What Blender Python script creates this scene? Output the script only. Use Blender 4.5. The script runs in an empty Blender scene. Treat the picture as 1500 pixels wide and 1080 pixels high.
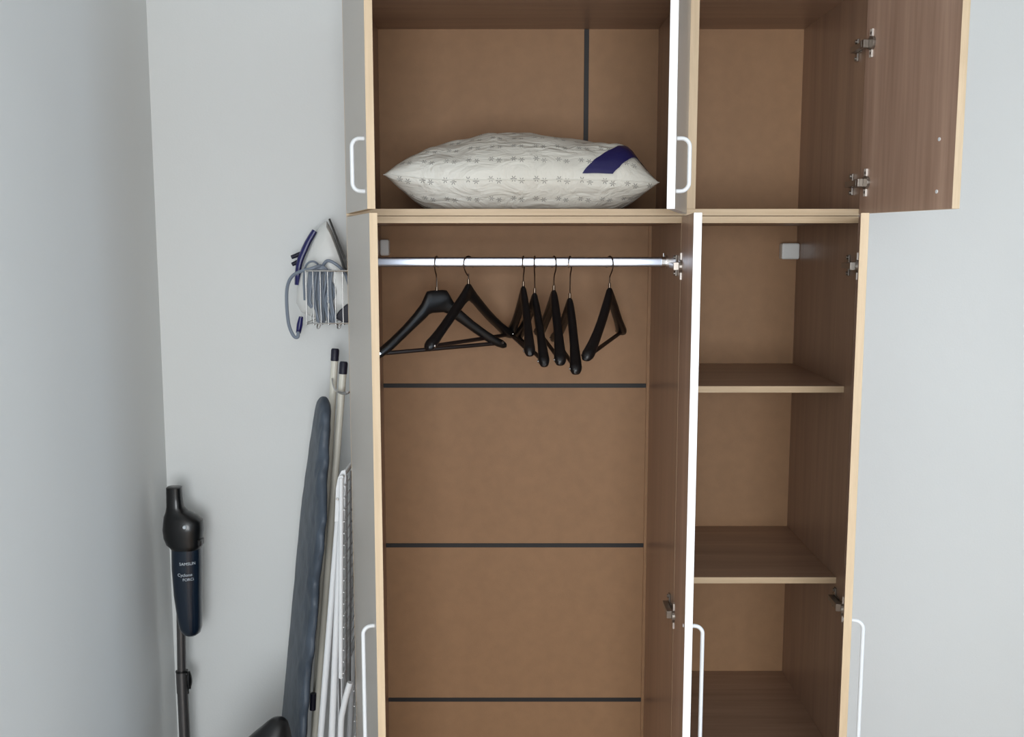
import bpy, bmesh, math, random
from mathutils import Vector, Matrix, noise
random.seed(7)
S = bpy.context.scene
COL = S.collection
EYE = 1.88                                   # height of the lens above the floor
PITCH = math.radians(7.2)
FOC = 1500.0
# ------------------------------------------------------------------ camera, world, lights, exposure
cam_d = bpy.data.cameras.new('camera'); cam = bpy.data.objects.new('camera', cam_d); COL.objects.link(cam)
cam.location = (0, 0, EYE); cam.rotation_euler = (math.pi/2-PITCH, 0, 0)
cam_d.sensor_width = 36; cam_d.lens = 36*FOC/1500; cam_d.clip_start = .05
S.camera = cam
S.view_settings.view_transform = 'Standard'; S.view_settings.look = 'None'
S.view_settings.gamma = 1; S.view_settings.use_curve_mapping = False
S.view_settings.exposure = 0.08
w = bpy.data.worlds.new('world'); S.world = w; w.use_nodes = True
bg = w.node_tree.nodes['Background']; bg.inputs[0].default_value = (.88, .95, 1, 1); bg.inputs[1].default_value = .58
def area(name, loc, rot, sx, sy, power, col):
    l = bpy.data.lights.new(name, 'AREA'); l.shape = 'RECTANGLE'; l.size = sx; l.size_y = sy; l.energy = power; l.color = col
    o = bpy.data.objects.new(name, l); COL.objects.link(o); o.location = loc; o.rotation_euler = rot
    return o
area('window_light', (.05, -2.2, 1.6), (math.radians(90), 0, 0), 1.3, 1.7, 90, (.94, .975, 1))
area('side_fill_light', (2.55, -.4, 1.6), (math.radians(90), 0, math.radians(90)), 1.2, 1.5, 44, (.62, .80, 1))  # added fill, no window modelled there; brightens the left wall from the right

# ------------------------------------------------------------------ pixel -> world at a given depth (frame 1500x1080)
SP, CP = math.sin(PITCH), math.cos(PITCH)
def at(px, py, Y):
    t = (540-py)/FOC
    h = Y*(t*CP-SP)/(CP+t*SP)
    return Vector(((px-750)/FOC*(Y*CP-h*SP), Y, EYE+h))

# ------------------------------------------------------------------ materials
def srgb(r, g, b):
    f = lambda c: (c/255/12.92 if c/255 <= .04045 else ((c/255+.055)/1.055)**2.4)
    return (f(r), f(g), f(b), 1)
def mat(name, col, rough=.5, metal=0, spec=.5, bump=None, mottle=None, coat=0):
    m = bpy.data.materials.new(name); m.use_nodes = True
    nt = m.node_tree; N = nt.nodes; L = nt.links; b = N['Principled BSDF']
    b.inputs['Base Color'].default_value = col; b.inputs['Roughness'].default_value = rough
    b.inputs['Metallic'].default_value = metal; b.inputs['Specular IOR Level'].default_value = spec
    b.inputs['Coat Weight'].default_value = coat
    tc = N.new('ShaderNodeTexCoord')
    if mottle:
        sc, amt = mottle
        n = N.new('ShaderNodeTexNoise'); n.inputs['Scale'].default_value = sc; n.inputs['Detail'].default_value = 6
        L.new(tc.outputs['Object'], n.inputs['Vector'])
        r = N.new('ShaderNodeMapRange'); r.inputs[1].default_value = .3; r.inputs[2].default_value = .7
        r.inputs[3].default_value = 1-amt; r.inputs[4].default_value = 1+amt
        L.new(n.outputs[0], r.inputs[0])
        v = N.new('ShaderNodeVectorMath'); v.operation = 'SCALE'; v.inputs[0].default_value = col[:3]
        L.new(r.outputs[0], v.inputs['Scale']); L.new(v.outputs[0], b.inputs['Base Color'])
    if bump:
        sc, st = bump
        n = N.new('ShaderNodeTexNoise'); n.inputs['Scale'].default_value = sc; n.inputs['Detail'].default_value = 5
        L.new(tc.outputs['Object'], n.inputs['Vector'])
        bp = N.new('ShaderNodeBump'); bp.inputs['Strength'].default_value = st; bp.inputs['Distance'].default_value = .002
        L.new(n.outputs[0], bp.inputs['Height']); L.new(bp.outputs[0], b.inputs['Normal'])
    return m
def wood(name, dark, light, axis='Z', rough=.45, freq=28, contrast=1.0):
    m = bpy.data.materials.new(name); m.use_nodes = True
    nt = m.node_tree; N = nt.nodes; L = nt.links; b = N['Principled BSDF']
    tc = N.new('ShaderNodeTexCoord'); mp = N.new('ShaderNodeMapping')
    sc = {'Z': (freq, freq, freq*.045), 'X': (freq*.045, freq, freq)}[axis]
    mp.inputs['Scale'].default_value = sc
    L.new(tc.outputs['Object'], mp.inputs['Vector'])
    n = N.new('ShaderNodeTexNoise'); n.inputs['Scale'].default_value = 1; n.inputs['Detail'].default_value = 7; n.inputs['Roughness'].default_value = .62; n.inputs['Distortion'].default_value = .6
    L.new(mp.outputs[0], n.inputs['Vector'])
    mp2 = N.new('ShaderNodeMapping'); mp2.inputs['Scale'].default_value = tuple(c*7 for c in sc)
    L.new(tc.outputs['Object'], mp2.inputs['Vector'])
    n2 = N.new('ShaderNodeTexNoise'); n2.inputs['Scale'].default_value = 1; n2.inputs['Detail'].default_value = 3
    L.new(mp2.outputs[0], n2.inputs['Vector'])
    ad = N.new('ShaderNodeMath'); ad.operation = 'MULTIPLY_ADD'; ad.inputs[1].default_value = .35
    L.new(n2.outputs[0], ad.inputs[0]); L.new(n.outputs[0], ad.inputs[2])
    cr = N.new('ShaderNodeValToRGB'); e = cr.color_ramp.elements
    e[0].position = .67-.18/contrast; e[0].color = dark; e[1].position = .67+.18/contrast; e[1].color = light
    L.new(ad.outputs[0], cr.inputs[0]); L.new(cr.outputs[0], b.inputs['Base Color'])
    b.inputs['Roughness'].default_value = rough
    bp = N.new('ShaderNodeBump'); bp.inputs['Strength'].default_value = .03; bp.inputs['Distance'].default_value = .001
    L.new(ad.outputs[0], bp.inputs['Height']); L.new(bp.outputs[0], b.inputs['Normal'])
    return m
M = {}
M['wall'] = mat('wall_paint', srgb(226, 228, 227), .85, bump=(180, .12), mottle=(2.5, .012))
M['ceiling'] = mat('ceiling_paint', srgb(236, 236, 234), .9)
M['floor'] = wood('floor_laminate', srgb(120, 92, 66), srgb(165, 132, 98), 'X', .5, 14)
M['oak'] = wood('oak_laminate', srgb(134, 106, 88), srgb(176, 145, 122), 'Z', .3, 15, .6)
M['oak_lit'] = wood('oak_laminate_lit', srgb(146, 116, 98), srgb(196, 164, 144), 'Z', .34, 11, .75)  # same oak laminate, with the light on open doors put into its colour
M['oak_h'] = wood('oak_laminate_shelf', srgb(134, 106, 88), srgb(176, 145, 122), 'X', .38, 15, .6)
M['beech'] = wood('beech_edge', srgb(196, 171, 138), srgb(216, 191, 158), 'Z', .5, 30)
M['beech_h'] = wood('beech_edge_horizontal', srgb(196, 171, 138), srgb(216, 191, 158), 'X', .5, 30)
M['grey'] = mat('grey_door_laminate', srgb(184, 176, 166), .32, mottle=(3, .02))
M['white_edge'] = mat('white_edge_band', srgb(250, 250, 250), .3)
M['hdf'] = mat('fibreboard', srgb(162, 124, 89), .6, mottle=(30, .05), bump=(300, .15))
M['joint'] = mat('dark_joint_profile', srgb(38, 36, 37), .6)
M['white_metal'] = mat('white_painted_metal', srgb(230, 232, 234), .3)
M['chrome'] = mat('chrome', srgb(205, 203, 200), .22, 1)
M['nickel'] = mat('nickel_hinge', srgb(150, 142, 134), .3, .8)
M['flange'] = mat('bright_hinge_flange', srgb(228, 220, 212), .35, .3)
M['alu'] = mat('brushed_aluminium', srgb(196, 204, 218), .30, 1)
M['black'] = mat('black_plastic', srgb(20, 19, 20), .38)
M['barw'] = mat('dark_brown_bar', srgb(34, 24, 22), .5)
M['steel'] = mat('dark_steel_hook', srgb(120, 105, 92), .3, 1)
M['white_plastic'] = mat('white_plastic', srgb(240, 242, 240), .35)
M['navy'] = mat('navy_plastic', srgb(28, 28, 92), .3)
M['iron_white'] = mat('iron_white_plastic', srgb(222, 223, 220), .3)
M['sole'] = mat('iron_sole_metal', srgb(66, 64, 62), .45, .4)
M['cord'] = mat('grey_cord', srgb(126, 136, 150), .5)
M['cover'] = mat('slate_board_cover', srgb(72, 82, 94), .5, mottle=(14, .18), bump=(34, 1.0))
M['cream'] = mat('cream_painted_tube', srgb(222, 219, 206), .35)
M['cap'] = mat('navy_black_cap', srgb(22, 22, 42), .5)
M['vac'] = mat('glossy_black_plastic', srgb(8, 9, 11), .3, coat=.15)
M['bin'] = mat('dark_blue_translucent_bin', srgb(14, 29, 45), .22, coat=.3)
M['gun'] = mat('gunmetal_tube', srgb(104, 102, 102), .35, .75)
M['print'] = mat('pale_print', srgb(200, 208, 214), .6)
M['bag'] = mat('black_leatherette', srgb(15, 15, 17), .35, bump=(60, .3))
M['label'] = mat('navy_satin', srgb(38, 36, 90), .3, bump=(40, .5))

def pillow_material():
    m = bpy.data.materials.new('star_print_cotton'); m.use_nodes = True
    nt = m.node_tree; N = nt.nodes; L = nt.links; b = N['Principled BSDF']
    b.inputs['Roughness'].default_value = .6
    uv = N.new('ShaderNodeUVMap'); sp = N.new('ShaderNodeSeparateXYZ'); L.new(uv.outputs[0], sp.inputs[0])
    def mth(op, a, c=None, d=None):
        n = N.new('ShaderNodeMath'); n.operation = op
        for i, v in enumerate((a, c, d)):
            if v is None: continue
            if isinstance(v, (int, float)): n.inputs[i].default_value = v
            else: L.new(v, n.inputs[i])
        return n.outputs[0]
    U, V = sp.outputs[0], sp.outputs[1]
    total = None
    # pairs of asterisk stars in rows 52 mm apart
    for (ox, oy) in ((0.0, 0.0), (0.019, 0.0045)):
        cu = mth('SUBTRACT', mth('MODULO', mth('ADD', U, 10+ox), .0545), .027)
        cv = mth('SUBTRACT', mth('MODULO', mth('ADD', V, 10.0-oy), .052), .026)
        r = mth('SQRT', mth('ADD', mth('MULTIPLY', cu, cu), mth('MULTIPLY', cv, cv)))
        a = mth('ARCTAN2', cv, cu)
        star = mth('POWER', mth('ABSOLUTE', mth('COSINE', mth('MULTIPLY', a, 3))), 2.5)
        lim = mth('MULTIPLY_ADD', star, .0066, .0014)
        s = mth('MULTIPLY', mth('LESS_THAN', r, lim), mth('GREATER_THAN', r, .0009))
        total = s if total is None else mth('MAXIMUM', total, s)
    n = N.new('ShaderNodeTexNoise'); n.inputs['Scale'].default_value = 40
    L.new(uv.outputs[0], n.inputs['Vector'])
    fac = mth('MULTIPLY', total, mth('MULTIPLY_ADD', n.outputs[0], .6, .35))
    mx = N.new('ShaderNodeMix'); mx.data_type = 'RGBA'
    mx.inputs['A'].default_value = srgb(226, 224, 214); mx.inputs['B'].default_value = srgb(84, 82, 80)
    L.new(fac, mx.inputs['Factor']); L.new(mx.outputs['Result'], b.inputs['Base Color'])
    tc = N.new('ShaderNodeTexCoord')
    mp = N.new('ShaderNodeMapping'); mp.inputs['Scale'].default_value = (14, 30, 9); mp.inputs['Rotation'].default_value = (0, .5, 0)
    L.new(tc.outputs['Object'], mp.inputs['Vector'])
    n2 = N.new('ShaderNodeTexNoise'); n2.inputs['Scale'].default_value = 1; n2.inputs['Detail'].default_value = 4; n2.inputs['Distortion'].default_value = 1.0
    L.new(mp.outputs[0], n2.inputs['Vector'])
    bp = N.new('ShaderNodeBump'); bp.inputs['Strength'].default_value = .8; bp.inputs['Distance'].default_value = .014
    L.new(n2.outputs[0], bp.inputs['Height']); L.new(bp.outputs[0], b.inputs['Normal'])
    return m
M['pillow'] = pillow_material()

# ------------------------------------------------------------------ mesh helpers (world coordinates, shifted to the parent)
def wloc(o):
    v = Vector((0, 0, 0))
    while o is not None:
        v += o.location; o = o.parent
    return v
def obj(name, bm, mats, parent=None, smooth=False, bevel=0, origin=None):
    off = wloc(parent)
    if origin is not None: off = Vector(origin)
    bmesh.ops.translate(bm, verts=bm.verts, vec=-off)
    me = bpy.data.meshes.new(name); bm.to_mesh(me); bm.free()
    for m in (mats if isinstance(mats, (list, tuple)) else [mats]): me.materials.append(M[m])
    if smooth:
        for p in me.polygons: p.use_smooth = True
        me.set_sharp_from_angle(angle=math.radians(40))
    o = bpy.data.objects.new(name, me); COL.objects.link(o)
    if parent is not None: o.parent = parent; o.location = off-wloc(parent)
    else: o.location = off
    if bevel:
        b = o.modifiers.new('bevel', 'BEVEL'); b.width = bevel; b.segments = 2; b.limit_method = 'ANGLE'; b.angle_limit = math.radians(50)
    return o
def thing(name, label, cat, loc, group=None):
    o = bpy.data.objects.new(name, None); COL.objects.link(o); o.location = loc; o.empty_display_size = .05
    o['label'] = label; o['category'] = cat
    if group: o['group'] = group
    return o
def struct(o): o['kind'] = 'structure'; return o
def part_label(o, t): o['label'] = t; return o
def box(bm, x0, x1, y0, y1, z0, z1, face_mats=None):
    vs = [bm.verts.new(c) for c in ((x0,y0,z0),(x1,y0,z0),(x1,y1,z0),(x0,y1,z0),(x0,y0,z1),(x1,y0,z1),(x1,y1,z1),(x0,y1,z1))]
    fs = {'b': (3,2,1,0), 't': (4,5,6,7), 'f': (0,1,5,4), 'k': (2,3,7,6), 'l': (3,0,4,7), 'r': (1,2,6,5)}
    for k, f in fs.items():
        fa = bm.faces.new([vs[i] for i in f])
        if face_mats and k in face_mats: fa.material_index = face_mats[k]
    return vs
def obox(bm, M4, sx, sy, sz, mi=0):
    vs = [bm.verts.new(M4 @ Vector((a*sx/2, b*sy/2, c*sz/2))) for c in (-1,1) for b in (-1,1) for a in (-1,1)]
    for f in ((0,2,3,1),(4,5,7,6),(0,1,5,4),(2,6,7,3),(0,4,6,2),(1,3,7,5)):
        bm.faces.new([vs[i] for i in f]).material_index = mi
def smooth_path(pts, n=6):
    P = [Vector(p) for p in pts]; out = []
    for i in range(len(P)-1):
        p0 = P[max(i-1, 0)]; p1 = P[i]; p2 = P[i+1]; p3 = P[min(i+2, len(P)-1)]
        for k in range(n):
            t = k/n
            out.append(.5*((2*p1)+(p2-p0)*t+(2*p0-5*p1+4*p2-p3)*t*t+(3*p1-p0-3*p2+p3)*t**3))
    out.append(P[-1]); return out
def tube(bm, pts, r, seg=10, closed=False, rx=None, mi=0):
    """sweep; r a number or a list; rx(optional) second radius factor"""
    P = [Vector(p) for p in pts]; n = len(P)
    R = r if isinstance(r, (list, tuple)) else [r]*n
    up = None; rings = []
    for i in range(n):
        if closed: t = (P[(i+1) % n]-P[i-1]).normalized()
        else: t = (P[min(i+1, n-1)]-P[max(i-1, 0)]).normalized()
        if up is None:
            up = Vector((0, 0, 1)) if abs(t.z) < .9 else Vector((1, 0, 0))
        a = (up-t*up.dot(t)).normalized(); b = t.cross(a); up = a
        rings.append([bm.verts.new(P[i]+R[i]*(math.cos(2*math.pi*k/seg)*a+math.sin(2*math.pi*k/seg)*b*(rx or 1))) for k in range(seg)])
    m = n if closed else n-1
    for i in range(m):
        A, B = rings[i], rings[(i+1) % n]
        for k in range(seg):
            bm.faces.new((A[k], A[(k+1) % seg], B[(k+1) % seg], B[k])).material_index = mi
    if not closed:
        bm.faces.new(rings[0][::-1]).material_index = mi; bm.faces.new(rings[-1]).material_index = mi
def loft(bm, rings, cap=True, mi=0):
    V = [[bm.verts.new(p) for p in r] for r in rings]; n = len(V[0])
    for A, B in zip(V[:-1], V[1:]):
        for k in range(n): bm.faces.new((A[k], A[(k+1) % n], B[(k+1) % n], B[k])).material_index = mi
    if cap: bm.faces.new(V[0][::-1]); bm.faces.new(V[-1])
    bmesh.ops.recalc_face_normals(bm, faces=bm.faces)
def sup(k, n, a, b, e=2.0):
    t = 2*math.pi*k/n; c, s = math.cos(t), math.sin(t)
    return (a*math.copysign(abs(c)**(2/e), c), b*math.copysign(abs(s)**(2/e), s))
def prism(bm, pts, vec, mi=0):
    A = [bm.verts.new(Vector(p)) for p in pts]; B = [bm.verts.new(Vector(p)+Vector(vec)) for p in pts]; n = len(A)
    bm.faces.new(A).material_index = mi; bm.faces.new(B[::-1]).material_index = mi
    for k in range(n): bm.faces.new((A[k], B[k], B[(k+1) % n], A[(k+1) % n])).material_index = mi
    bmesh.ops.recalc_face_normals(bm, faces=bm.faces)
def NB(): return bmesh.new()

# ------------------------------------------------------------------ the room
XL, YW, XR, YR, ZC = -1.013, 2.94, 2.6, -3.2, 2.75
bm = NB(); box(bm, XL-.12, XR+.12, YW, YW+.12, 0, ZC); struct(obj('wall_back', bm, 'wall'))
bm = NB(); box(bm, XL-.12, XL, YR, YW, 0, ZC); struct(obj('wall_left', bm, 'wall'))
bm = NB(); box(bm, XR, XR+.12, YR, YW, 0, ZC); struct(obj('wall_right', bm, 'wall'))
bm = NB(); box(bm, XL-.12, XR+.12, YR, YW+.12, -.08, 0); struct(obj('floor', bm, 'floor'))
bm = NB(); box(bm, XL-.12, XR+.12, YR, YW+.12, ZC, ZC+.08); struct(obj('ceiling', bm, 'ceiling'))
bm = NB(); box(bm, XL, XR, YW-.014, YW, 0, .07); struct(obj('baseboard_back', bm, 'white_metal', bevel=.003))
bm = NB(); box(bm, XL, XL+.014, YR, YW-.014, 0, .07); struct(obj('baseboard_left', bm, 'white_metal', bevel=.003))

# ------------------------------------------------------------------ wardrobe and top cabinet
Y0, YB, T = 2.405, 2.92, .016
def H(h): return EYE+h
def panel(root, name, x0, x1, y0, y1, z0, z1, vertical=True, edge='f', lab=None):
    bm = NB(); box(bm, x0, x1, y0, y1, z0, z1, {edge: 1})
    o = obj(name, bm, ['oak', 'beech'] if vertical else ['oak_h', 'beech_h'], root, bevel=.0006)
    if lab: part_label(o, lab)
    return o
def hinge_part(door, A, ax, x_side, z, flip, plate_top=0):
    """cup hinge: A = hinge line point, ax = unit vector along the open door, inner normal n; arm reaches the cabinet side"""
    # flip=+1 cabinet side lies to the +X of the compartment, -1 to the -X
    n = Vector((-flip*ax.y*-1, 0, 0))
    inner = Vector((ax.y, -ax.x, 0))
    if (inner.x*flip) > 0: inner = -inner            # inner face looks away from the outer side
    bm = NB()
    c = A + ax*.030 + inner*T
    c.z = z
    Mx = Matrix.Translation(c+inner*.001) @ Matrix(((ax.x, inner.x, 0, 0), (ax.y, inner.y, 0, 0), (0, 0, 1, 0), (0, 0, 0, 1)))
    obox(bm, Mx, .012, .0055, .062, 1)                                   # flange on the door
    tube(bm, [c+ax*.003-inner*.004, c+ax*.003+inner*.006], .0155, 18)   # cup
    # knuckle block
    k = c+inner*.012-ax*.014; Mk = Matrix.Translation(k) @ Mx.to_3x3().to_4x4()
    obox(bm, Mk, .02, .012, .018)
    # arm into the cabinet
    e = Vector((x_side-flip*.012, Y0+.055, z)); d = e-k
    rot = Vector((0, 1, 0)).rotation_difference(d.normalized()).to_matrix().to_4x4()
    obox(bm, Matrix.Translation(k+d*.5) @ rot, .013, d.length, .013)
    # cross shaped mounting plate on the cabinet side
    mp_ = Vector((x_side-flip*.0025, Y0+.045, z))
    obox(bm, Matrix.Translation(mp_), .004, .045, .016)
    obox(bm, Matrix.Translation(mp_+Vector((0, .008, 0))), .004, .014, .05)
    for dz in (-.019, .019):
        tube(bm, [mp_+Vector((-flip*.001, .008, dz)), mp_+Vector((-flip*.006, .008, dz))], .0045, 10)
        s = c+Vector((0, 0, dz*1.15)); tube(bm, [s+inner*.001, s+inner*.004], .004, 10)
    tube(bm, [mp_+Vector((-flip*.006, .004, 0)), mp_+Vector((-flip*.014, .004, 0))], .0045, 10)
    return obj('hinge', bm, ['nickel', 'flange'], door, bevel=.0006)
def make_door(root, hx, ang, side, z0, z1, edge_mat, handle, hinges, x_side, lab=None, W=.395, screws=None, inset=.034):
    """side=-1 hinged at its left (opens to the left), +1 hinged at its right. handle=(h0,h1)"""
    a = math.radians(ang)
    ax = Vector((-side*math.cos(a), -math.sin(a), 0))
    on = Vector((side*math.sin(a), -math.cos(a), 0))            # outer normal of a door opened by a
    A = Vector((hx, 2.4, 0))
    bm = NB()
    q = [A, A+ax*W, A+ax*W-on*T, A-on*T]
    vb = [bm.verts.new((p.x, p.y, z0)) for p in q]; vt = [bm.verts.new((p.x, p.y, z1)) for p in q]
    bm.faces.new(vb[::-1]).material_index = 2; bm.faces.new(vt).material_index = 2
    for i, mi in ((0, 0), (1, 2), (2, 1), (3, 2)):
        j = (i+1) % 4; bm.faces.new((vb[i], vb[j], vt[j], vt[i])).material_index = mi
    bmesh.ops.recalc_face_normals(bm, faces=bm.faces)
    d = obj('door', bm, ['grey', 'oak_lit', edge_mat], root, bevel=.0007)
    if lab: part_label(d, lab)
    # D shaped wire handle near the free edge on the outer face
    h0, h1 = handle
    F = A+ax*(W-inset); F.z = 0
    so = .024 if h1-h0 < .2 else .023; r = .0042; cr = .016
    pts = [F-on*.001]; 
    P = lambda o_, z: Vector((F.x+on.x*o_, F.y+on.y*o_, z))
    pts = [P(-.001, h1), P(so-cr, h1)]
    for k in range(1, 6): t = k/6*math.pi/2; pts.append(P(so-cr+cr*math.sin(t), h1-cr+cr*math.cos(t)))
    pts += [P(so, h1-cr), P(so, h0+cr)]
    for k in range(1, 6): t = k/6*math.pi/2; pts.append(P(so-cr+cr*math.cos(t), h0+cr-cr*math.sin(t)))
    pts += [P(so-cr, h0), P(-.001, h0)]
    bm = NB(); tube(bm, pts, r, 12); obj('handle', bm, 'white_metal', d, smooth=True)
    if screws:
        for z in (h0, h1):
            bm = NB(); s = F-on*(T-.0005); s.z = z; tube(bm, [s, s-on*.0022], .0038, 10)
            obj('screw', bm, 'white_metal', d, smooth=True)
    for z in hinges: hinge_part(d, A, ax, x_side, z, side)
    return d

# lower wardrobe, three doors
W1 = thing('wardrobe', 'tall three-door wardrobe with open doors, hanging rail and shelves', 'wardrobe', (.22, 2.66, 0))
zt = H(.053); zb = .06
panel(W1, 'side_panel', -.385, -.370, Y0, YB, 0, zt)
panel(W1, 'side_panel', .806, .822, Y0, YB, 0, zt, edge='x')
panel(W1, 'partition', .394, .410, Y0, YB, zb, H(.037))
panel(W1, 'top_panel', -.370, .806, Y0, YB, H(.037), zt, False)
panel(W1, 'bottom_panel', -.370, .806, Y0, YB, zb-.016, zb, False)
panel(W1, 'plinth', -.370, .806, Y0+.03, Y0+.046, 0, zb-.016, False)
for h in (-.354, -.834, -1.279):
    panel(W1, 'shelf', .410, .806, Y0+.055, YB, H(h)-T, H(h), False)
strips = [-.4185, -.8925, -1.369]
edges = [.037]+[s for s in strips]+[zb-EYE]
for i in range(4):
    bm = NB(); box(bm, -.380, .402, YB, YB+.004, H(edges[i+1])+(.001 if i < 3 else 0), H(edges[i])-(.001 if i else 0))
    obj('back_panel', bm, 'hdf', W1)
bm = NB(); box(bm, .402, .822, YB, YB+.004, zb, H(.037)); obj('back_panel', bm, 'hdf', W1)
for s in strips:
    bm = NB(); box(bm, -.370, .394, YB-.0022, YB, H(s)-.0062, H(s)+.0062)
    obj('joint_strip', bm, 'joint', W1, bevel=.0008)
bm = NB(); box(bm, .386, .394, YB-.008, YB, zb, H(.037)); part_label(obj('corner_batten', bm, 'hdf', W1), 'slim light batten in the rear corner')
# corner connectors (white caps)
for x0, x1, dz in ((-.370, -.345, .006), (.756, .806, -.004)):
    bm = NB(); box(bm, x0, x1, YB-.035, YB, H(-.052)+dz, H(-.007)+dz)
    part_label(obj('connector_cap', bm, 'white_plastic', W1, bevel=.005), 'white plastic corner cap')
# hanging rail, rounded flat section
RY, RZ, RH = 2.62, H(-.0575), .0125
bm = NB()
prof = [sup(k, 28, .0075, RH, 3.6) for k in range(28)]
loft(bm, [[(x, RY+a, RZ+b) for a, b in prof] for x in (-.370, .394)])
obj('hanging_rail', bm, 'alu', W1, smooth=True)
for x0, sgn in ((-.370, 1), (.394, -1)):
    bm = NB()
    ring = lambda x, g: [(x, RY+a*g, RZ+b*(g*.85)) for a, b in [sup(k, 28, .010, .016, 3) for k in range(28)]]
    loft(bm, [ring(x0, 1.25), ring(x0+sgn*.003, 1.25), ring(x0+sgn*.003, 1.0), ring(x0+sgn*.014, 1.0)])
    tube(bm, [(x0+sgn*.008, RY, RZ+.012), (x0+sgn*.008, RY, RZ+.022)], .003, 8)
    obj('rail_socket', bm, 'chrome', W1, smooth=True)
dz0, dz1 = .05, H(.0512)
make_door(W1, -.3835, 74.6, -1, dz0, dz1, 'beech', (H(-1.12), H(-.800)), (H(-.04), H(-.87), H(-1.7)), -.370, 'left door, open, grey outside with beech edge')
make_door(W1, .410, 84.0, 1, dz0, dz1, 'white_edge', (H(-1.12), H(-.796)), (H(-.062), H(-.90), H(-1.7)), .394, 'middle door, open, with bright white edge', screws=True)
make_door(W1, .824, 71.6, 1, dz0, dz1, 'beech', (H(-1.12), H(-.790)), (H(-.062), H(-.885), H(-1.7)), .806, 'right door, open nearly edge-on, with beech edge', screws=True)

# top cabinet
W2 = thing('top_cabinet', 'open upper cabinet unit stacked on the wardrobe, holding the pillow', 'cabinet', (.22, 2.66, H(.054)))
ub, ut = H(.054), H(.60)
panel(W2, 'side_panel', -.385, -.370, Y0, YB, ub, ut)
panel(W2, 'side_panel', .806, .820, Y0, YB, ub, ut, edge='x')
panel(W2, 'partition', .405, .4255, Y0, YB, H(.070), H(.575))
panel(W2, 'bottom_panel', -.370, .806, Y0, YB, ub, H(.070), False)
panel(W2, 'top_panel', -.370, .806, Y0, YB, H(.575), H(.591), False)
for a, b in ((-.380, .2051), (.2071, .413), (.413, .822)):
    bm = NB(); box(bm, a, b, YB, YB+.004, ub, ut); obj('back_panel', bm, 'hdf', W2)
bm = NB(); box(bm, .1995, .2128, YB-.0022, YB, H(.070), H(.575)); obj('joint_strip', bm, 'joint', W2, bevel=.0008)
uz0, uz1 = H(.0585), H(.592)
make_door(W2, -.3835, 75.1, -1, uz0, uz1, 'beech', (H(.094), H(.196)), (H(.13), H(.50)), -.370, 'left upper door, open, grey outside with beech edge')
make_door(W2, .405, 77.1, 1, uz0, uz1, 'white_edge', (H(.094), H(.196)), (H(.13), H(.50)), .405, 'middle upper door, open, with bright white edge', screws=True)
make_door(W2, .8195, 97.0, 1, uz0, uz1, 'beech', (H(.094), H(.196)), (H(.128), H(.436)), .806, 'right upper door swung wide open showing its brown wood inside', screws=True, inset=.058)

# ------------------------------------------------------------------ hangers
def make_hanger(x, n, psi, rho, W, hook_psi, wide, label):
    D = .155
    root = thing('coat_hanger', label, 'hanger', (x, RY, RZ+RH), 'black coat hangers on the wardrobe rail')
    ps, ro = math.radians(psi), math.radians(rho)
    ux = Vector((math.cos(ps), math.sin(ps), 0)); v = Vector((-math.sin(ps), math.cos(ps), 0)); z = Vector((0, 0, 1))
    e1 = ux*math.cos(ro)+z*math.sin(ro); e3 = -ux*math.sin(ro)+z*math.cos(ro)
    NK = Vector((x, RY, RZ+RH-n))
    def P(a, b, c): return NK+e1*a+v*b+e3*c
    k = W/.21
    if wide: prof = [(0, 0, .052, .011), (.018, -.0005, .052, .011), (.030, -.002, .056, .0115), (.037, -.012, .062, .012), (.048, -.030, .070, .012), (.075, -.056, .088, .012), (.11, -.084, .112, .0125), (.15, -.112, .138, .014), (.18, -.130, .153, .015), (.198, -.139, .159, .0145), (.207, -.146, .158, .011), (.210, -.151, .154, .004)]
    else: prof = [(0, -.001, .046, .008), (.006, -.003, .046, .009), (.014, -.012, .049, .010), (.03, -.026, .056, .0105), (.06, -.048, .076, .011), (.09, -.070, .096, .011), (.12, -.090, .114, .0115), (.15, -.109, .131, .013), (.175, -.122, .147, .0145), (.192, -.129, .155, .015), (.203, -.135, .157, .012), (.209, -.143, .153, .005)]
    full = [(-a, t, -b, w_) for a, t, b, w_ in prof[::-1]]+[(a, t, -b, w_) for a, t, b, w_ in prof[1:]]
    rings = []
    for a, t, b, hw in full:
        mid = (t+b)/2; hh = (t-b)/2; fwd = -.012*(abs(a)/.21)**2
        hh *= 1.12 if wide else 1.0; hw *= 1.0 if (wide or psi not in (277, 279)) else .9
        rings.append([P(a*k, fwd+c, mid+s_) for c, s_ in [sup(q, 16, hw, hh, 2.6) for q in range(16)]])
    bm = NB(); loft(bm, rings)
    obj('shoulder_frame', bm, 'black', root, smooth=True)
    bm = NB(); tube(bm, [P(-.190*k, -.010, -.146), P(.190*k, -.010, -.146)], .0052, 10)
    obj('trouser_bar', bm, 'barw', root, smooth=True)
    for s in (-1, 1):
        bm = NB(); tube(bm, [P(s*.193*k, -.010-.014, -.144), P(s*.193*k, -.010-.0165, -.144)], [.0042, .003], 10)
        obj('screw', bm, 'chrome', root, smooth=True)
    hp = math.radians(hook_psi); hu = Vector((math.cos(hp), math.sin(hp), 0))
    C0 = Vector((x, RY, RZ+RH))
    loc = [(0, -n-.004), (0, -n+.012), (0, -n+.024), (-.0035, -.046), (-.0135, -.034), (-.0188, -.020), (-.0165, -.008), (-.009, -.0005), (0, .002), (.009, -.0005), (.0165, -.008), (.0188, -.019), (.017, -.027)]
    bm = NB(); tube(bm, smooth_path([C0+hu*a+z*b for a, b in loc], 4), .0017, 8)
    tube(bm, [C0+z*(-n-.002), C0+z*(-n+.010)], .0034, 10)
    obj('hook', bm, 'steel', root, smooth=True)
    return root
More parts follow.
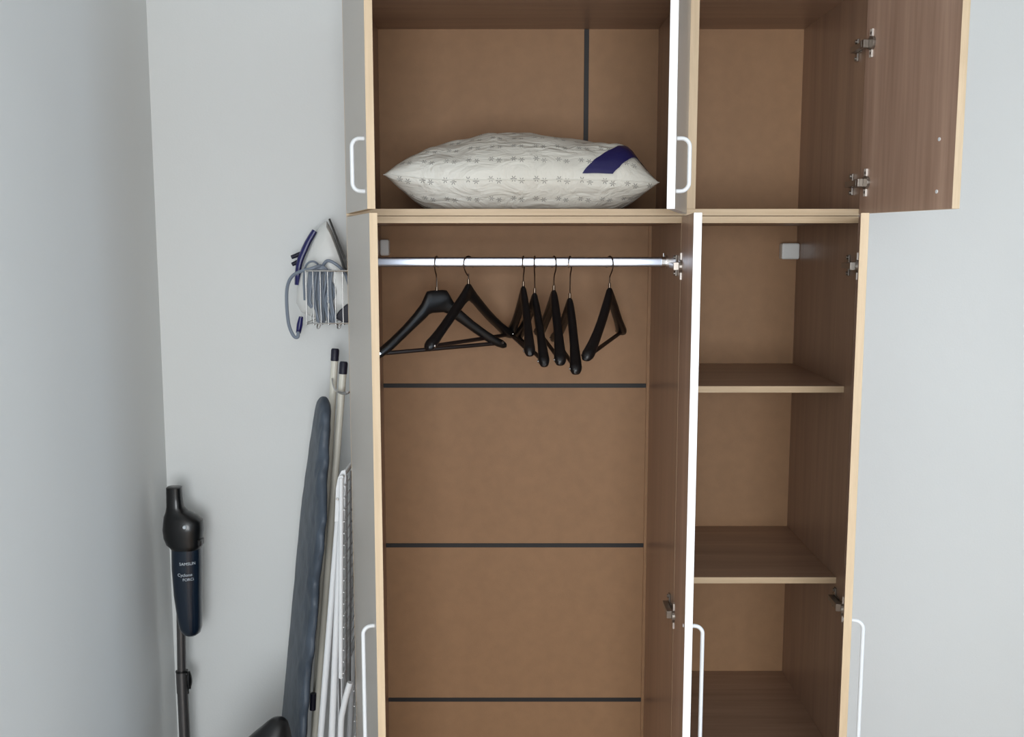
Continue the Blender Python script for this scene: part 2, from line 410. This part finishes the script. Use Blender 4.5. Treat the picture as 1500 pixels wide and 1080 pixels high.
make_hanger(-.192, .087, 25, 2.2, .183, 78, True, 'wide-shouldered black hanger nearest the left door, flat topped neck')
make_hanger(-.111, .066, 61, -.4, .21, 52, False, 'black hanger turned half sideways, crossing behind the wide leftmost one')
make_hanger(.029, .072, 277, -1, .21, 262, False, 'edge-on black hanger, first of the middle cluster, short hook')
make_hanger(.058, .089, 279, -3.7, .21, 85, False, 'edge-on black hanger, second of the middle cluster, long straight hook')
make_hanger(.107, .082, 276, -4.9, .21, 105, False, 'edge-on black hanger, third of the middle cluster')
make_hanger(.148, .102, 275, -5.5, .21, 255, False, 'edge-on black hanger hanging lowest, rightmost of the middle cluster')
make_hanger(.249, .076, 252, -3.8, .21, 112, False, 'black hanger hanging alone at the right end of the rail')

# ------------------------------------------------------------------ pillow
PZ = H(.070)+.001
def sgnp(a, e): return math.copysign(abs(a)**e, a)
def pillow_pt(u, v, top):
    """u -1..1 left to right, v -1(front)..1(back)"""
    bw = .318*(1-.07*(1-u*u)*0) 
    x = .022+.323*u*(1-.075*(1-v*v))
    y = 2.66+.222*v*(1-.10*(1-u*u))
    e = max(0, (1-abs(u)**2.5))**.60 * max(0, (1-abs(v)**2.8))**.50
    seam = .070+.012*math.exp(-((u+1)/.25)**2)-.006*math.exp(-((u-1)/.25)**2)
    if v < 0: seam += .0
    nz = noise.noise(Vector((x*9, y*9, 3+top*5)))*.010+noise.noise(Vector((x*26+y*14, y*22, 7+top*3)))*.0055
    nz *= min(1, e*2.2)
    if top: z = seam+.122*e+nz+.022*math.exp(-((u-.82)/.16)**2)*min(1, e*2.5)
    else:
        z = seam-.115*e+nz*.5
        if z < .004: z = .004+ (z-.004)*.0
    # the front fills out beyond the seam
    y -= 0.03*math.sin(math.pi*min(1, max(0, (z-.0)/.19)))*max(0, -v)**3*(1-u*u)**.5*(1 if abs(v) > .2 else 1)
    return Vector((x, y, PZ+z-.003))
root = thing('pillow', 'white star-print pillow with a navy label lying in the upper cabinet', 'pillow', (.022, 2.66, PZ))
bm = NB(); uvl = bm.loops.layers.uv.new('UVMap'); NU, NV = 96, 64
def g(i, n): 
    t = -1+2*i/n; return math.sin(t*math.pi/2)*.75+t*.25
grid = {}
for top in (1, 0):
    for i in range(NU+1):
        for j in range(NV+1):
            edge = i in (0, NU) or j in (0, NV)
            if edge and not top: grid[(0, i, j)] = grid[(1, i, j)]; continue
            grid[(top, i, j)] = bm.verts.new(pillow_pt(g(i, NU), g(j, NV), top))
# arc length along v measured from the front seam, for the printed rows
arc = {}
for top in (1, 0):
    for i in range(NU+1):
        s = 0; arc[(top, i, 0)] = 0
        for j in range(1, NV+1):
            s += (grid[(top, i, j)].co-grid[(top, i, j-1)].co).length; arc[(top, i, j)] = s
for top in (1, 0):
    for i in range(NU):
        for j in range(NV):
            ks = [(i, j), (i+1, j), (i+1, j+1), (i, j+1)]
            if not top: ks = ks[::-1]
            f = bm.faces.new([grid[(top, a, b)] for a, b in ks])
            for lp, (a, b) in zip(f.loops, ks):
                sg = 1 if top else -1
                lp[uvl].uv = (.33*g(a, NU), sg*arc[(top, a, b)]+.012+.014*g(a, NU)**2)
obj('pillow_body', bm, 'pillow', root, smooth=True)
bm = NB()
LN = 20
LA = [(.44, -.995), (.51, -.96), (.59, -.89), (.71, -.79), (.81, -.66), (.90, -.50)]
LBB = [(.66, -.995), (.71, -.975), (.78, -.92), (.86, -.84), (.925, -.80), (.975, -.82)]
def lerp_list(Ls, s):
    x = s*(len(Ls)-1); i = min(int(x), len(Ls)-2); f = x-i
    return tuple(Ls[i][c]*(1-f)+Ls[i+1][c]*f for c in (0, 1))
vv = {}
for i in range(LN+1):
    A_, B_ = lerp_list(LA, i/LN), lerp_list(LBB, i/LN)
    for j in range(7):
        t = j/6; p = pillow_pt(A_[0]*(1-t)+B_[0]*t, A_[1]*(1-t)+B_[1]*t, 1)
        vv[(i, j)] = bm.verts.new(p+Vector((0, -.0035, .0015)))
for i in range(LN):
    for j in range(6): bm.faces.new((vv[(i, j)], vv[(i+1, j)], vv[(i+1, j+1)], vv[(i, j+1)]))
part_label(obj('label_band', bm, 'label', root, smooth=True), 'navy satin label band')
# piping along the seam
bm = NB()
per = [(g(i, 60), -1) for i in range(61)]+[(1, g(i, 40)) for i in range(1, 41)]+[(g(60-i, 60), 1) for i in range(1, 61)]+[(-1, g(40-i, 40)) for i in range(1, 40)]
tube(bm, [pillow_pt(u, v, 1) for u, v in per], .0014, 6, closed=True)
obj('seam_piping', bm, 'pillow', root, smooth=True)

# ------------------------------------------------------------------ iron in its wire basket on the back wall
YI = 2.865
root = thing('iron', 'white and navy steam iron standing nose up in the wire basket', 'iron', at(470, 470, YI))
HT = .05
def iron_layer(pts, y0, y1): return [at(a, b, YI) for a, b in pts]
out = [(479, 320), (485, 335), (495, 360), (504, 386), (512, 410), (519, 440), (519, 462), (505, 470), (480, 470), (455, 464), (440, 458), (433, 445), (434, 425), (440, 402), (445, 384), (452, 366), (461, 346), (470, 328)]
cen = Vector((0, 0, 0)); sil = [at(a, b, YI) for a, b in out]
for p in sil: cen += p/len(sil)
sil_s = []
for i in range(len(sil)):   # smooth the outline once
    sil_s.append(sil[i]*.7+sil[i-1]*.15+sil[(i+1) % len(sil)]*.15)
bm = NB(); rings = []
for t in (-1, -.86, -.5, 0, .5, .86, 1):
    sc = {0: 1, .5: .985, .86: .88, 1: .66}[abs(t)]
    rings.append([Vector((cen.x+(p.x-cen.x)*sc-.18*t*HT, YI+t*HT, cen.z+(p.z-cen.z)*sc)) for p in sil_s])
loft(bm, rings); obj('body', bm, 'iron_white', root, smooth=True)
bm = NB()
a, b = at(481, 321, YI), at(517, 414, YI); c = at(524, 436, YI)
d = (b-a).normalized(); nrm = Vector((d.z, 0, -d.x))
if nrm.x < 0: nrm = -nrm
L_ = (c-a).length
segs = 14
ring_t = []
prev = None
top_, bot_ = [], []
for i in range(segs+1):
    s = i/segs; hw = .052*min(1, (s*1.9)**.6) if s > 0 else .002
    top_.append(a+d*L_*s+Vector((.18*hw, -hw, 0))); bot_.append(a+d*L_*s+Vector((-.18*hw, hw, 0)))
prism(bm, top_+bot_[::-1], nrm*.0055)
part_label(obj('soleplate', bm, 'sole', root), 'dark grey soleplate edge')
bm = NB()
pth = smooth_path([at(461, 338, YI), at(452, 353, YI), at(445.5, 367, YI), at(439.5, 382, YI), at(436.5, 398, YI), at(435.5, 417, YI)], 5)
off = Vector((-.004, 0, 0))
rings = []
for i, p in enumerate(pth):
    t = i/(len(pth)-1); tg = (pth[min(i+1, len(pth)-1)]-pth[max(i-1, 0)]).normalized(); nr = Vector((tg.z, 0, -tg.x))
    hw = .0078+.0015*math.sin(math.pi*min(1, t*1.1))
    rings.append([p+nr*q[0]+Vector((-.18*q[1], q[1], 0)) for q in [sup(k, 16, hw, .030, 3) for k in range(16)]])
bm = NB(); loft(bm, rings); part_label(obj('handle_grip', bm, 'navy', root, smooth=True), 'navy blue grip')
for (p0, p1) in (((445, 370), (427, 377)), ((442, 381), (428, 387.5))):
    bm = NB(); q0, q1 = at(*p0, YI-.01), at(*p1, YI-.01)
    tube(bm, [q0, q0*.5+q1*.5, q1], [.0064, .0062, .0055], 12); part_label(obj('button', bm, 'cap', root, smooth=True), 'dark navy control button')
bm = NB(); tube(bm, [at(441, 464, YI-.03), at(439, 476, YI-.03), at(437, 488, YI-.03)], [.006, .0085, .007], 12)
part_label(obj('cord_sleeve', bm, 'navy', root, smooth=True), 'navy cord sleeve')
bm = NB(); prism(bm, [at(490, 466, YI-.055), at(496, 456, YI-.055), at(507, 446, YI-.055), at(520, 444, YI-.055), at(522, 468, YI-.055), at(505, 474, YI-.055)], (0, .10, 0))
part_label(obj('heel_rest', bm, 'cap', root, bevel=.003), 'dark navy heel')
# cord (part of the iron)
YC = 2.80
bm = NB()
tube(bm, smooth_path([at(437, 486, YC), at(436, 494, YC), at(430, 492, YC), at(423, 475, YC), at(420, 445, YC), at(421, 420, YC), at(428, 405, YC-.01), at(440, 398, YC-.03), at(455, 394, YC-.04), at(470, 390, YC-.03), at(478, 400, YC), at(482, 420, YC), at(477, 445, YC), at(486, 470, YC)], 6), .0047, 8)
tube(bm, smooth_path([at(470, 402, YC), at(474, 388, YC-.02), at(481, 382, YC-.03), at(492, 387, YC-.03), at(501, 395, YC-.02), at(507, 404, YC), at(515, 430, YC)], 6), .0045, 8)
tube(bm, smooth_path([at(446, 440, YC), at(445, 405, YC), at(449, 388, YC-.02), at(458, 383, YC-.03), at(466, 388, YC-.02), at(468, 400, YC), at(466, 440, YC)], 6), .0028, 8)
tube(bm, smooth_path([at(480, 408, YC), at(487, 418, YC), at(490, 430, YC), at(485, 440, YC), at(478, 442, YC)], 6), .0045, 8)
for k in range(15):   # the wound bundle
    xk = 452+k*2.3 if k < 5 else 462+(k-5)*2.5
    yk = YC+random.uniform(-.02, .02); x2 = xk+random.uniform(-3, 3)
    lo = 446+random.uniform(0, 8) if k < 5 else 472+random.uniform(-5, 3)
    tube(bm, smooth_path([at(xk+2, 392+random.uniform(0, 6), yk), at(xk, 415, yk), at(x2, 440, yk), at(xk+4+random.uniform(-4, 5), lo, yk)], 4), .0036, 7)
for k in range(3):    # loops over the top of the bundle
    tube(bm, smooth_path([at(454+3*k, 402+k, YC-.02), at(461+k, 392+k, YC-.03), at(474, 391+2*k, YC-.03), at(484-2*k, 402+2*k, YC-.02)], 4), .0038, 7)
part_label(obj('cord', bm, 'cord', root, smooth=True), 'blue-grey power cord wound in loops')

root = thing('wire_basket', 'small chrome wire basket on the back wall holding the iron', 'basket', at(478, 476, 2.80))
yn, yf = 2.745, YW-.003
x0b, x1b = at(446, 436, yn).x, at(446, 436, yn).x+.166
zt_, zb_ = at(478, 397, yn).z, at(478, 476, yn).z
def rrect(z, g_=0):
    r = .018; pts = []
    for cx, cy, a0 in ((x1b-r, yf-r, 0), (x0b+r, yf-r, 90), (x0b+r, yn+r, 180), (x1b-r, yn+r, 270)):
        for k in range(5): t = math.radians(a0+k*22.5); pts.append(Vector((cx+r*math.cos(t), cy+r*math.sin(t), z)))
    return pts
bm = NB(); tube(bm, rrect(zt_), .0024, 8, closed=True); obj('top_rim', bm, 'chrome', root, smooth=True)
bm = NB(); tube(bm, rrect(zb_+.004), .002, 8, closed=True); obj('bottom_rim', bm, 'chrome', root, smooth=True)
for k in range(9):
    x = x0b+.004+(x1b-x0b-.008)*k/8
    bm = NB(); tube(bm, smooth_path([Vector((x, yn, zt_)), Vector((x, yn, zt_-.05)), Vector((x, yn, zb_+.008)), Vector((x, yn+.008, zb_)), Vector((x, yn+.09, zb_)), Vector((x, yf-.008, zb_)), Vector((x, yf-.001, zb_+.008)), Vector((x, yf-.001, zt_))], 3), .0012, 6)
    obj('wire', bm, 'chrome', root, smooth=True)
for k in range(3):
    y = yn+.03+k*.055
    for x in (x0b, x1b):
        bm = NB(); tube(bm, [(x, y, zt_), (x, y, zb_+.004)], .0014, 6); obj('wire', bm, 'chrome', root, smooth=True)
for k in range(3):
    x = x0b+.03+k*.055
    bm = NB(); tube(bm, smooth_path([(x, yn+.02, zb_), (x, yn+.01, zb_-.010), (x+.008, yn-.004, zb_-.008), (x+.012, yn+.003, zb_+.004)], 4), .0018, 6)
    obj('small_hook', bm, 'chrome', root, smooth=True)

# ------------------------------------------------------------------ ironing board
root = thing('ironing_board', 'folded ironing board with slate blue cover leaning beside the wardrobe', 'ironing board', (-.62, 2.66, 0))
top_c = Vector((-.499, 2.69, H(-.415))); lean = .112
ax_l = Vector((-lean, -.02, -1)).normalized()                 # down the board
LB = (top_c.z-.06)/-ax_l.z
wd = Vector((.107, -.30, 0)).normalized(); wd = (wd-ax_l*wd.dot(ax_l)).normalized()   # towards the near edge
nm = ax_l.cross(wd).normalized()
if nm.x > 0: nm = -nm                                          # the cover looks left
def half(s):        # half width by distance from the nose
    return .155*min(1, (max(s, 0)/.34)**.52)*(1-.0*s)
bm = NB(); rings = []
NS = 170
for i in range(NS+1):
    s = LB*(i/NS)**1.35; hw = max(half(s), .003); th = .0135*min(1, (s/.02)**.5 if s > 0 else .1)+.003
    if i == 0: th = .004
    ring = []
    for k in range(44):
        a_, b_ = sup(k, 44, hw, th, 3.2)
        # cover hem gathers on the near (right) edge, underside
        wob = 0
        if a_ > 0: wob = (.012*math.sin(s*23+.6)+.007*math.sin(s*51)+.004*math.sin(s*90))*(1.0 if s < .45 else max(.35, 1.3-s*.7))*(a_/max(hw, .01))**3*min(1, s/.05)
        wr = noise.noise(Vector((s*16+a_*10, a_*46, 2)))*.0045+noise.noise(Vector((s*40, a_*90+s*22, 9)))*.0022
        p = top_c+ax_l*s+wd*(a_+wob)+nm*(b_+(wr if b_ > 0 else wr*.4)*min(1, s/.05)*(max(0, 1-(a_/hw)**2) if a_ < 0 else 1))
        ring.append(p)
    rings.append(ring)
loft(bm, rings); obj('padded_cover', bm, 'cover', root, smooth=True)
# pale creases/threads on the cover are folds in the fabric
def up_to_floor(p0, p1):
    p0, p1 = Vector(p0), Vector(p1); t = (p0.z-.012)/(p0.z-p1.z); return p0+(p1-p0)*t
legs = []
for (a0, a1, yy0, yy1, lab) in (((491, 513), (461, 1060), 2.80, 2.76, 'cream tube leg with dark cap'), ((503.5, 532), (463, 1060), 2.735, 2.68, 'cream tube leg with dark cap')):
    p0 = at(*a0, yy0); p1 = up_to_floor(p0, at(*a1, yy1)); dd = (p1-p0).normalized()
    bm = NB(); tube(bm, [p0, p1], .0098, 14)
    lg = obj('leg', bm, 'cream', root, smooth=True); legs.append((p0, dd))
    bm = NB(); tube(bm, [p0-dd*.004, p0+dd*.0, p0+dd*.029, p0+dd*.030], [.009, .0112, .0112, .0098], 14)
    part_label(obj('end_cap', bm, 'cap', lg, smooth=True), 'navy black end cap')
    bm = NB(); tube(bm, [p1-dd*.03, p1], .0112, 14); obj('end_cap', bm, 'cap', lg, smooth=True)
bm = NB(); q = at(459, 1016, 2.67); q2 = at(458, 1040, 2.67); tube(bm, [q, q2], .0085, 10); part_label(obj('latch_sleeve', bm, 'cap', root, smooth=True), 'black latch sleeve')
bm = NB()
for dy in (0, -.006):
    tube(bm, smooth_path([at(486.5, 555, 2.78+dy), at(487.5, 563, 2.75+dy), at(491, 570-dy*300, 2.71+dy), at(498, 576+dy*300, 2.69+dy), at(508, 577+dy*300, 2.68+dy), at(516, 572, 2.68)], 5), .0022, 8)
part_label(obj('hanging_hook', bm, 'chrome', root, smooth=True), 'chrome wire hook')

# ------------------------------------------------------------------ clothes dryer, folded, against the wardrobe side
root = thing('clothes_dryer', 'white folding clothes drying rack leaning folded against the wardrobe side', 'drying rack', (-.43, 2.56, 0))
def ext(p0, p1): return up_to_floor(p0, p1)
spec = [((500, 706), (470, 1078), 2.50, 2.47, .0085), ((501, 740), (486, 1078), 2.46, 2.44, .0085)]
for (a0, a1, ya, yb, r) in spec:
    p0 = at(*a0, ya); p1 = ext(p0, at(*a1, yb))
    bm = NB(); tube(bm, [p0, p1], r, 14); tube(bm, [p0+Vector((0, .33, 0)), p1+Vector((0, .33, 0))], r, 14)
    tube(bm, [p1+Vector((0, 0, .02)), p1+Vector((0, .33, .02))], r*.8, 12)
    obj('leg_frame', bm, 'white_metal', root, smooth=True)
# hinge plate
bm = NB(); prism(bm, [at(492, 716, 2.455), at(495, 700, 2.455), at(500, 690, 2.455), at(506, 688, 2.455), at(507, 700, 2.455), at(505, 765, 2.455), at(490, 765, 2.455)], (0, .003, 0))
pl = obj('hinge_plate', bm, 'white_metal', root, bevel=.001)
bm = NB(); c = at(494.5, 731.5, 2.454); tube(bm, [c, c+Vector((0, -.003, 0))], [.0042, .003], 12); obj('rivet', bm, 'chrome', pl, smooth=True)
bm = NB(); tube(bm, smooth_path([at(499, 720, 2.45), at(502, 717, 2.446), at(504, 721, 2.445), at(504, 736, 2.445)], 4), .0016, 8); obj('catch', bm, 'white_metal', pl, smooth=True)
bm = NB(); prism(bm, [at(499.5, 721, 2.4535), at(503, 721, 2.4535), at(502.5, 735, 2.4535), at(499, 735, 2.4535)], (0, .001, 0)); obj('slot', bm, 'cap', pl)
# outer frame of the wire deck
XD = -.4045
bm = NB(); fa, fb = at(500, 700, 2.435), at(499, 992, 2.425)
tube(bm, [fa, fb], .0055, 12)
fc, fd = fa+Vector((.004, .44, 0)), fb+Vector((.004, .44, 0))
tube(bm, [fc, fd], .0055, 12); tube(bm, [fa, fc], .0055, 12); tube(bm, [fb, fd], .0055, 12)
obj('deck_frame', bm, 'white_metal', root, smooth=True)
n_w = 17
for k in range(n_w):
    t = (k+.7)/n_w; a = fa.lerp(fb, t)+Vector((.007, 0, 0)); b = fc.lerp(fd, t)+Vector((.007, 0, 0))
    bm = NB(); tube(bm, [a, b], .0017, 6); obj('wire', bm, 'white_metal', root, smooth=True)
for k in range(2):
    bm = NB(); tube(bm, [fa+Vector((.009+.002*k, .025+.05*k, 0)), fb+Vector((.009+.002*k, .025+.05*k, -.05))], .0019, 6); obj('wire', bm, 'gun', root, smooth=True)
# lower wing
bm = NB(); wa = at(513, 1000, 2.44); wb = at(503, 1038, 2.44); wc = at(499, 1082, 2.44); wdn = wc+Vector((-.01, 0, -.35))
tube(bm, smooth_path([wa, wb, wc, wdn], 6), .008, 12); obj('wing_frame', bm, 'white_metal', root, smooth=True)
for k in range(12):
    z = wa.z-.03-k*.04
    if z < wdn.z: break
    bm = NB(); tube(bm, [(-.398, 2.455, z), (-.396, 2.86, z)], .0017, 6); obj('wire', bm, 'white_metal', root, smooth=True)
for k in range(3):
    bm = NB(); tube(bm, [at(495+2.6*k, 992, 2.46), at(494.5+2.6*k, 1078, 2.46)+Vector((0, 0, -.3))], .0014, 6); obj('wire', bm, 'gun' if k == 1 else 'white_metal', root, smooth=True)

# ------------------------------------------------------------------ stick vacuum in the corner
root = thing('stick_vacuum', 'black and blue upright stick vacuum leaning in the left corner', 'vacuum cleaner', (-.91, 2.72, 0))
YV = 2.80
def vring(px, py, ry, Y, rad_px, e=2.2, n=28):
    c = at(px, py, Y); rx = rad_px*(Y*CP-(c.z-EYE)*SP)/FOC
    return [Vector((c.x+a, c.y+b, c.z)) for a, b in [sup(k, n, rx, ry, e) for k in range(n)]]
bm = NB()
rows = [(255, 713, .016, 9.5, 2.8), (255, 714, .020, 10.8, 2.8), (255.5, 728, .020, 11, 2.8), (256.5, 742, .022, 12, 2.6), (259, 749, .026, 15.5, 2.5), (265, 756, .034, 24, 2.4), (268.5, 763, .040, 28, 2.5), (268.5, 775, .042, 29, 2.5), (268.8, 786, .041, 28, 2.5), (271, 796, .040, 26, 2.5), (273, 800, .039, 23, 2.5), (273, 803, .036, 21, 2.5)]
loft(bm, [vring(a, b, c, YV, d, e) for a, b, c, d, e in rows]); obj('motor_body', bm, 'vac', root, smooth=True)
bm = NB(); q = at(294, 794, YV-.012); obox(bm, Matrix.Translation(q), .012, .03, .018); obj('bin_latch', bm, 'vac', root, bevel=.003)
bm = NB(); q = at(270, 773, YV-.0415); tube(bm, [q+Vector((0, .004, 0)), q+Vector((0, -.0015, 0))], [.006, .0045], 16); part_label(obj('button', bm, 'print', root, smooth=True), 'small pale button')
bm = NB()
brow = [(273.5, 800, .036, 21.5), (274, 830, .037, 21.5), (275.5, 870, .036, 19.8), (278, 900, .034, 17.8), (279.5, 918, .031, 16), (280.5, 926, .026, 13), (281, 930, .016, 7), (281, 931, .004, 1.5)]
loft(bm, [vring(a, b, c, YV, d, 2.3) for a, b, c, d in brow]); bn = part_label(obj('dust_bin', bm, 'bin', root, smooth=True), 'dark translucent blue dust bin')
# printed lettering on the bin, wrapped on its curve
def lettering(txt, px, py, size, name):
    cu = bpy.data.curves.new('t', 'FONT'); cu.body = txt; cu.size = size; cu.extrude = .0002
    to = bpy.data.objects.new('t', cu); COL.objects.link(to); bpy.context.view_layer.update()
    dg = bpy.context.evaluated_depsgraph_get(); me = bpy.data.meshes.new_from_object(to.evaluated_get(dg))
    bpy.data.objects.remove(to)
    c = at(274.5, py, YV); base = at(px, py, YV)
    for v in me.vertices:
        x = base.x-c.x+v.co.x; 
        R = .0395; ph = math.asin(max(-.9, min(.9, (base.x-c.x)/R)))+v.co.x/R; ph = max(-1.5, min(1.9, ph))
        d = .0385*math.copysign(abs(math.cos(ph)), math.cos(ph))
        v.co = Vector((c.x+R*math.sin(ph)*1.0, YV-d-.0012-v.co.z, c.z+v.co.y))
    off = wloc(bn)
    for v in me.vertices: v.co -= off
    me.materials.append(M['print'])
    o = bpy.data.objects.new(name, me); COL.objects.link(o); o.parent = bn; return o
lettering('SAMSUNG', 269, 822.5, .0120, 'printed_lettering')
lettering('Cyclone', 266.5, 838.5, .0125, 'printed_lettering')
lettering('FORCE', 274, 845, .0110, 'printed_lettering')
bm = NB()
p0 = at(263.5, 800, YV+.035); pm = at(266.3, 984, YV+.03); 
tube(bm, [p0, pm], .0125, 18); obj('upper_tube', bm, 'gun', root, smooth=True)
pe = up_to_floor(pm, at(270.5, 1078, YV+.02)); pe = Vector((pe.x, pe.y, .05)); dd = (pe-pm).normalized()
bm = NB(); tube(bm, [pm, pe], .0155, 18); obj('lower_tube', bm, 'gun', root, smooth=True)
bm = NB(); tube(bm, [pm-dd*.004, pm-dd*.003, pm+dd*.001, pm+dd*.002], [.0125, .0175, .0175, .0155], 18); obj('collar', bm, 'vac', root, smooth=True)
bm = NB(); tube(bm, [pm+dd*.001, pm+dd*.062], .0168, 18); part_label(obj('telescopic_sleeve', bm, 'gun', root, smooth=True), 'grey sleeve below the collar')
bm = NB(); tube(bm, [pm+Vector((.0135, -.003, .0)), pm+Vector((.0135, -.003, -.065))], .006, 10)
q = pm+Vector((.0235, -.008, -.022)); rr = [(q+Vector((0, 0, .025-.0085*i)), .002+.0062*math.sin(math.pi*(i+.4)/7)) for i in range(7)]
tube(bm, [a for a, b in rr], [b for a, b in rr], 10, rx=1.4)
tube(bm, [q+Vector((-.008, 0, .018)), q+Vector((0, 0, .016))], .004, 8)
obj('clip', bm, 'vac', root, smooth=True)
bm = NB(); hx_, hy_ = pe.x, pe.y
loft(bm, [[Vector((hx_+.02+a*g_, hy_-.03+b*g_, z)) for a, b in [sup(k, 28, .10, .045, 4) for k in range(28)]] for g_, z in ((.9, .003), (1, .01), (1, .035), (.85, .052), (.3, .062))])
obj('floor_head', bm, 'vac', root, smooth=True)
bm = NB(); tube(bm, [pe+Vector((0, 0, .03)), pe+Vector((0, -.015, -.01))], .018, 14); obj('neck_joint', bm, 'vac', root, smooth=True)

# ------------------------------------------------------------------ black bag beside the board, only its top in view
YG = 2.40
pk = at(407, 1051, YG)
root = thing('black_bag', 'glossy black rounded bag, only its top showing beside the ironing board', 'bag', (pk.x-.03, YG, 0))
bm = NB(); rings = []
prof = [(0, .002, 0), (.002, .010, -.0005), (.006, .018, -.001), (.014, .026, -.003), (.026, .034, -.008), (.042, .045, -.016), (.07, .062, -.030), (.11, .080, -.045), (.18, .10, -.06), (.3, .115, -.07), (.45, .12, -.072), (.58, .115, -.07), (pk.z-.012, .105, -.068), (pk.z-.002, .09, -.066)]
for dz, hw, cx in prof:
    rings.append([Vector((pk.x+cx+a, YG+b, pk.z-dz)) for a, b in [sup(k, 36, hw, min(hw*1.0, .055), 2.3) for k in range(36)]])
loft(bm, rings); obj('bag_body', bm, 'bag', root, smooth=True)
bm = NB(); tube(bm, smooth_path([(pk.x-.004, YG-.016, pk.z-.013), (pk.x-.006, YG-.045, pk.z-.05), (pk.x-.018, YG-.055, pk.z-.12), (pk.x-.04, YG-.055, pk.z-.2), (pk.x-.06, YG-.055, pk.z-.4)], 6), .0022, 8)
part_label(obj('piping', bm, 'vac', root, smooth=True), 'raised glossy seam')
